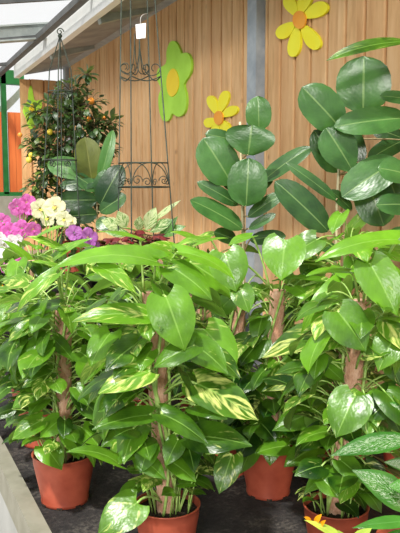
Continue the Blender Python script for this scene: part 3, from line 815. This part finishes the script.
orchid(52, 212, 3.62, [(40,209,1.5),(55,207,1.6),(48,218,1.2),(64,219,1.2),(72,221,.7)], 'cream', 'orchid with cream white flowers left of the rubber plant')
orchid(20, 206, 3.8, [(17,207,1.3),(27,203,1.4),(22,212,1.1),(30,209,1)], 'magenta', 'magenta-pink orchid highest on the left, beside the cream flowers')
orchid(12, 232, 3.62, [(2,222,1.3),(10,231,1.3),(22,229,1.4),(33,230,1.2),(2,233,1.1)], 'magenta', 'bright magenta orchid at the left picture edge above the white one')
orchid(8, 245, 3.57, [(4,246,1),(12,242,1.05),(0,238,.9),(18,239,.7),(3,253,.8)], 'white', 'white orchid at the left picture edge')
orchid(16, 260, 3.54, [(20,257,1),(12,262,.9),(22,263,.8),(6,268,.8),(14,270,.8),(24,256,.6)], 'magenta', 'small pink orchid lowest on the left, under the white one')
orchid(84, 240, 3.58, [(74,233,1.2),(88,238,1.5),(93,246,1.0),(80,240,.8)], 'violet', 'violet orchid in front of the burgundy leaves')
orchid(2, 292, 3.5, [(1,290,.8),(5,295,.7),(3,300,.6)], 'orange_leaf', 'orange flowering plant at the left edge below the orchids')

# silver spotted plant at lower right
cS = at(420, 1.70, BZ)
leafy('silver_spotted_aglaonema', 'plant with silver spotted leaves at the lower right corner', cS, .17, [
 (420,438,330,456,27,dict(tone=.4,var=.66,up=.6,d=.08)), (420,512,352,470,34,dict(tone=.45,var=.66,up=.4,d=.12)), (425,522,352,528,17,dict(tone=.75,var=.3,up=.6,d=.16)),
 (425,470,384,462,16,dict(tone=.6,var=.8,d=.02)), (425,490,388,486,20,dict(tone=.9,var=.6,d=.14)), (424,536,372,544,18,dict(tone=.6,var=.5,d=.16)),
 (424,420,380,404,18,dict(tone=.4,var=.7)), (424,450,460,420,26,dict(var=.9)), (424,480,470,490,26,dict(var=.9)), (424,420,440,380,26,dict(var=.9)),
 ], 'silver_leaf', [(422, 500), (423, 460), (424, 425)], shape='lance', rst=.006)
cK = at(345, 1.52, BZ)
leafy('croton', 'croton with yellow-green leaves and orange tips in the bottom foreground', cK, .14, [
 (352,545,304,520,12,dict(var=.6,up=.6,tone=.8)), (314,524,322,514,6,dict(m='orange_leaf')), (312,522,304,517,5,dict(m='orange_leaf')), (318,528,326,520,5,dict(m='orange_leaf')),
 (350,545,372,528,12,dict(tone=.7)), (345,548,338,530,12,dict(tone=.6)), (348,560,310,560,14), (348,560,386,562,14), (346,575,330,590,14),
 ], 'croton', [(348, 600), (349, 550)], shape='lance', rst=.004, h=.15)
for (x, y) in ():
    pass

# ------------------------------------------------------------------ wire obelisks
def obelisk(cpx, depth, z0, apex_px, base_pts, label, hoops, scrolls=(), rw=.0035, lean=None, nlegs=4, half=.09, rot=.3, apex_open=True):
    pass
def spiral(c, u, v, r0, turns, n=22, sgn=1):
    return [c+(u*math.cos(sgn*2*PI*turns*i/n)+v*math.sin(sgn*2*PI*turns*i/n))*r0*(1-.8*i/n) for i in range(n+1)]
# near tall obelisk: four wire legs spreading downwards, scroll rings
D1 = 3.66; c = at(143, D1, SZ)
ob = empty('wire_obelisk', c, 'dark wire obelisk trellis with curled scrolls, white price tag hanging at its top', 'trellis', 'wire garden obelisks')
legpx = [((121.5, -12), (118, 240), .02), ((130.5, -12), (131.5, 240), -.07), ((147, -12), (153.5, 240), .07), ((154, -12), (174, 240), -.02)]
legs = []
for (a, b_, dd) in legpx:
    p0 = P(*a, D1+dd); p1 = P(*b_, D1+dd*1.6); p2 = p1+(p1-p0).normalized()*((p1.z-SZ-.0)/abs((p1-p0).normalized().z))
    mb = MB(); mb.tube([p0, p1, p2], .0034, 7); mb.build('leg', M['iron'], ob); legs.append((p0, p1))
def leg_at(i, py):
    p0, p1 = legs[i]; best = min(range(201), key=lambda k: abs(pxof(p0.lerp(p1, k/200))[1]-py)); return p0.lerp(p1, best/200)
mb = MB()
topz = [l[0] for l in legs]; apex = sum(topz, V())/4+V((0, 0, .22))
for p in topz: mb.tube(curve3(p, p+V((0, 0, .14)), apex, 8), .0042, 7)
mb.sphere(apex, .015); mb.build('apex', M['iron'], ob)
order = [0, 1, 3, 2]
for py, nm in ((163, 'hoop'), (187, 'hoop')):
    q = [leg_at(i, py) for i in order]; cc = sum(q, V())/4; mb = MB(); r = sum(((p-cc).length for p in q))/4
    pts = []
    for k in range(4):
        a, b_ = q[k]-cc, q[(k+1) % 4]-cc
        for j in range(8):
            t = j/8; d = a.lerp(b_, t); d = d.normalized()*(a.length*(1-t)+b_.length*t); pts.append(cc+d)
    pts.append(pts[0]); mb.tube(pts, .0035, 6, False); mb.build(nm, M['iron'], ob)
def arch(i, j, py_top, py_bot, curl):
    """pair of C curves between two legs"""
    a = leg_at(i, py_bot); b_ = leg_at(j, py_bot); a2 = leg_at(i, py_top); b2 = leg_at(j, py_top)
    m = (a2+b2)/2
    for e, e2 in ((a, a2), (b_, b2)): mb = MB(); mb.tube(curve3(e, e2+(m-e2)*.15, m, 10), .0026, 6); mb.build('arch', M['iron'], ob)
    u = (b_-a).normalized(); r = (b_-a).length*.13
    for s, base in ((1, a), (-1, b_)):
        mb = MB(); mb.tube(spiral(base+u*s*r*1.2+Z*r*1.2, u*s, Z, r, 1.3), .0024, 5); mb.build('scroll', M['iron'], ob)
for i, j in ((0, 1), (1, 3), (3, 2), (0, 2)): arch(i, j, 163, 187, 1)
# upper scrolls: a heart of curves closing at the bottom
def upper(i, j):
    u = (leg_at(j, 66)-leg_at(i, 66)).normalized(); wdt = (leg_at(j, 66)-leg_at(i, 66)).length; m = (leg_at(i, 78)+leg_at(j, 78))/2; m0 = (leg_at(i, 34)+leg_at(j, 34))/2
    for s, e, st_ in ((1, leg_at(i, 68), leg_at(i, 22)), (-1, leg_at(j, 68), leg_at(j, 22))):
        r = wdt*.15; ctr = e+u*s*r*.9
        pts = [ctr+(u*s*math.cos(t)*(1-.05*k)+Z*math.sin(t)*(1-.05*k))*r for k, t in enumerate([-PI*.5-PI*.17*k for k in range(12)])]
        mb = MB(); mb.tube(curve3(m0, m-Z*.02, pts[0], 9)+pts[1:], .0025, 5); mb.build('scroll', M['iron'], ob)
upper(0, 3); upper(1, 2); upper(0, 2)
mb = MB()
q = [leg_at(i, 76) for i in order]; cc = sum(q, V())/4; pts = []
for k in range(33):
    t = 2*PI*k/32; a = (q[0]-q[3]); 
    i = int(k/8) % 4; tt = (k % 8)/8; d = (q[i]-cc).lerp(q[(i+1) % 4]-cc, tt); pts.append(cc+d-V((0, 0, .025*math.sin(tt*PI))))
mb.tube(pts, .0032, 6, False); mb.build('hoop', M['iron'], ob)
# price tag hanging from a leg
tg = empty('price_tag', P(141, 20, D1-.12), 'white paper price tag hanging by a string on the wire trellis', 'tag')
mb = MB(); DT = D1-.10; q = [P(135.5, 24.5, DT), P(146, 23, DT), P(145.5, 38, DT), P(136.5, 39, DT)]; n = -FW*.001
mb.add([*q, *[p+n for p in q]], [(0, 1, 2, 3), (7, 6, 5, 4), (0, 4, 5, 1), (1, 5, 6, 2), (2, 6, 7, 3), (3, 7, 4, 0)]); mb.build('paper', M['paper'], tg)
mb = MB(); mb.tube(curve3(P(141, 24.5, DT), P(138, 14, DT), leg_at(2, 14), 6), .0012, 5); mb.build('string', M['string'], tg)
# left obelisk with pointed top
D2 = 3.72; c = at(60, D2, SZ)
ob2 = empty('wire_obelisk', c, 'pointed dark wire obelisk trellis in front of the citrus tree', 'trellis', 'wire garden obelisks')
ap = P(60, 36, D2); lg = []
for (bx, dd) in ((41, .02), (57, -.10), (80, .0), (62, .12)):
    p1 = P(bx, 232, D2+dd); p1.z = p1.z; k = P(60+(bx-60)*.55, 70, D2+dd*.5); p2 = V((p1.x, p1.y, SZ))
    mb = MB(); mb.tube(curve3(ap, ap.lerp(k, .5)+(k-ap)*.15, k, 5)+[k.lerp(p1, .5), p1, p2], .0030, 7); mb.build('leg', M['iron'], ob2); lg.append([ap, k, p1])
mb = MB(); mb.sphere(ap, .012); mb.tube(spiral(ap+Z*.022, RT, Z, .02, 1.3), .003, 5); mb.build('apex', M['iron'], ob2)
for zz in (P(60, 92, D2).z, P(60, 160, D2).z, P(60, 218, D2).z):
    pts = []
    for a_, k_, b_ in (lg[0], lg[1], lg[2], lg[3]):
        t = (k_.z-zz)/(k_.z-b_.z); pts.append(k_.lerp(b_, t))
    cc = sum(pts, V())/4; rr = []
    for k in range(4):
        a_, b_ = pts[k]-cc, pts[(k+1) % 4]-cc
        for j in range(6): t = j/6; d = a_.lerp(b_, t); rr.append(cc+d.normalized()*(a_.length*(1-t)+b_.length*t))
    rr.append(rr[0]); mb = MB(); mb.tube(rr, .003, 6, False); mb.build('hoop', M['iron'], ob2)
    for k in range(4):
        mid = (pts[k]+pts[(k+1) % 4])/2; mb = MB(); mb.tube(spiral(mid-Z*.022, (pts[(k+1) % 4]-pts[k]).normalized(), Z, .02, 1.2), .0025, 5)
        mb.build('scroll', M['iron'], ob2)

# ------------------------------------------------------------------ wooden wall flowers
def cutout(pts, x, th, name, mat, parent):
    """flat board shape on the wall: pts are (y, z)"""
    mb = MB(); n = len(pts); vs = [(x-th, y, z) for y, z in pts]+[(x, y, z) for y, z in pts]
    cy = sum(p[0] for p in pts)/n; cz = sum(p[1] for p in pts)/n
    vs += [(x-th, cy, cz), (x, cy, cz)]; fs = []
    for i in range(n): fs += [(2*n, i, (i+1) % n), (i, (i+1) % n, n+(i+1) % n, n+i), (2*n+1, n+(i+1) % n, n+i)]
    mb.add(vs, fs); return mb.build(name, mat, parent)
def wallpts(pxs, x): return [(onx(a, b, x).y, onx(a, b, x).z) for a, b in pxs]
def smooth(pts, n=3):
    for _ in range(n):
        o = []
        for i in range(len(pts)):
            a, b = pts[i], pts[(i+1) % len(pts)]; o += [(a[0]*.75+b[0]*.25, a[1]*.75+b[1]*.25), (a[0]*.25+b[0]*.75, a[1]*.25+b[1]*.75)]
        pts = o
    return pts
xf = W+.0
q = onx(175, 80, W)
lf_ = empty('wooden_flower', (W-.02, q.y, q.z), 'large lime green wooden flower with amber centre hung on the boards', 'wall decoration')
out = smooth([(168,52),(172,41),(178,41),(183,52),(183,54),(190,52),(194,61),(193,74),(186,83),(186,87),(189,96),(188,112),(181,118),(175,114),(174,113),(171,121),(165,122),(161,112),(160,96),(163,90),(163,88),(158,78),(160,68),(166,66),(169,62)])
cutout(wallpts(out, xf), xf, .018, 'petals', M['lime_paint'], lf_)
cutout(wallpts(smooth([(173,67),(178,72),(180,84),(177,94),(171,98),(167,90),(167,76)]), xf-.018), xf-.018, .006, 'centre', M['amber_paint'], lf_)
def yflower(cx, cy, petals, label, cr):
    q = onx(cx, cy, W); root = empty('wooden_flower', (W-.02, q.y, q.z), label, 'wall decoration', 'yellow wooden wall flowers')
    for k, (tx, ty, w) in enumerate(petals):
        dx, dy = tx-cx, ty-cy; ln = math.hypot(dx, dy); ux, uy = dx/ln, dy/ln; nx, ny = -uy, ux; pts = []
        for s, t in ((0, .12), (.28, .3), (.5, .62), (.46, .84), (.22, 1), (-.22, 1), (-.46, .84), (-.5, .62), (-.28, .3)):
            pts.append((cx+ux*ln*t+nx*s*w, cy+uy*ln*t+ny*s*w))
        cutout(wallpts(smooth(pts), xf), xf, .014, 'petal', M['yellow_paint'], root)
    pts = [(cx+cr[0]*math.cos(t*PI/8), cy+cr[1]*math.sin(t*PI/8)) for t in range(16)]
    cutout(wallpts(pts, xf-.014), xf-.014, .010, 'centre', M['orange_paint'], root)
yflower(300.5, 20, [(288, -3, 13), (310, -12, 14), (329, 5, 15), (320, 49, 15), (294, 57, 13), (279, 37, 14)], 'larger yellow wooden flower with orange centre, upper right on the boards', (6.5, 9))
yflower(219.5, 118, [(211, 96, 10), (228, 91, 10), (239, 108, 10), (206, 125, 10), (230, 131, 10), (215, 138, 9)], 'smaller yellow wooden flower with orange centre above the rubber plant', (4.5, 7))
# lime flower on the far end wall, seen behind the citrus tree
ye = 8.15
q = ony(31, 105, ye)
fr = empty('wooden_flower', (q.x, ye, q.z), 'lime green wooden flower on the far end wall left of the citrus tree', 'wall decoration')
def cut_y(pxs, y, th, name, mat, parent):
    pts = [(ony(a, b, y).x, ony(a, b, y).z) for a, b in pxs]; n = len(pts); cx = sum(p[0] for p in pts)/n; cz = sum(p[1] for p in pts)/n
    mb = MB(); vs = [(x, y-th, z) for x, z in pts]+[(x, y, z) for x, z in pts]+[(cx, y-th, cz), (cx, y, cz)]; fs = []
    for i in range(n): fs += [(2*n, (i+1) % n, i), (i, n+i, n+(i+1) % n, (i+1) % n), (2*n+1, n+i, n+(i+1) % n)]
    mb.add(vs, fs); return mb.build(name, mat, parent)
cut_y(smooth([(28,90),(31,84),(33,95),(34,102),(41,99),(42,108),(36,113),(36,121),(32,130),(28,128),(26,118),(22,112),(25,103),(28,102)]), ye, .02, 'petals', M['lime_paint'], fr)
cut_y(smooth([(29,106),(32,103),(35,108),(32,113),(29,111)]), ye-.02, .01, 'centre', M['amber_paint'], fr)
# pale awning sagging by the shop front
aw = MB(); rows = []; uvs = []
for i in range(9):
    t = i/8; x = -12+t*34; y = 116-26*t**1.6; rows.append([P(x, y+dy, 9.15+dy*.01) for dy in (-5, -2, 2, 5)]); uvs.append([(t, s) for s in (0, .3, .6, 1)])
aw.quadgrid(rows, uvs, (.5, .5, .5, 1)); o = aw.build('awning', M['awning']); tag(o, 'pale sagging awning roll hanging before the green framed shop front', 'awning')

# ------------------------------------------------------------------ light
w = bpy.data.worlds.new('world'); scn.world = w; w.use_nodes = True; nt = w.node_tree
bg = nt.nodes['Background']
tc = nt.nodes.new('ShaderNodeTexCoord'); sp = nt.nodes.new('ShaderNodeSeparateXYZ'); L(nt, tc.outputs['Generated'], sp.inputs[0])
col = ramp(nt, sp.outputs[2], [(.0, (.45, .5, .5, 1)), (.08, (1, 1, 1, 1))])
L(nt, col, bg.inputs[0]); bg.inputs[1].default_value = 1.0
def sun(name, d, e, ang, col):
    sd = bpy.data.lights.new(name, 'SUN'); sd.energy = e; sd.angle = math.radians(ang); sd.color = col
    so = bpy.data.objects.new(name, sd); C.objects.link(so); so.location = (-2, -2, 6)
    so.rotation_euler = V(d).normalized().to_track_quat('-Z', 'Y').to_euler()
sun('sun', (.42, .38, -1), 4.3, 3, (1, .98, .90))
sun('low_fill_sun', (.62, .95, -.38), 1.35, 8, (1, .97, .90))  # weak flash-like fill, added from the camera side to light the wall
scn.view_settings.view_transform = 'Standard'; scn.view_settings.look = 'None'; scn.view_settings.exposure = 0.0
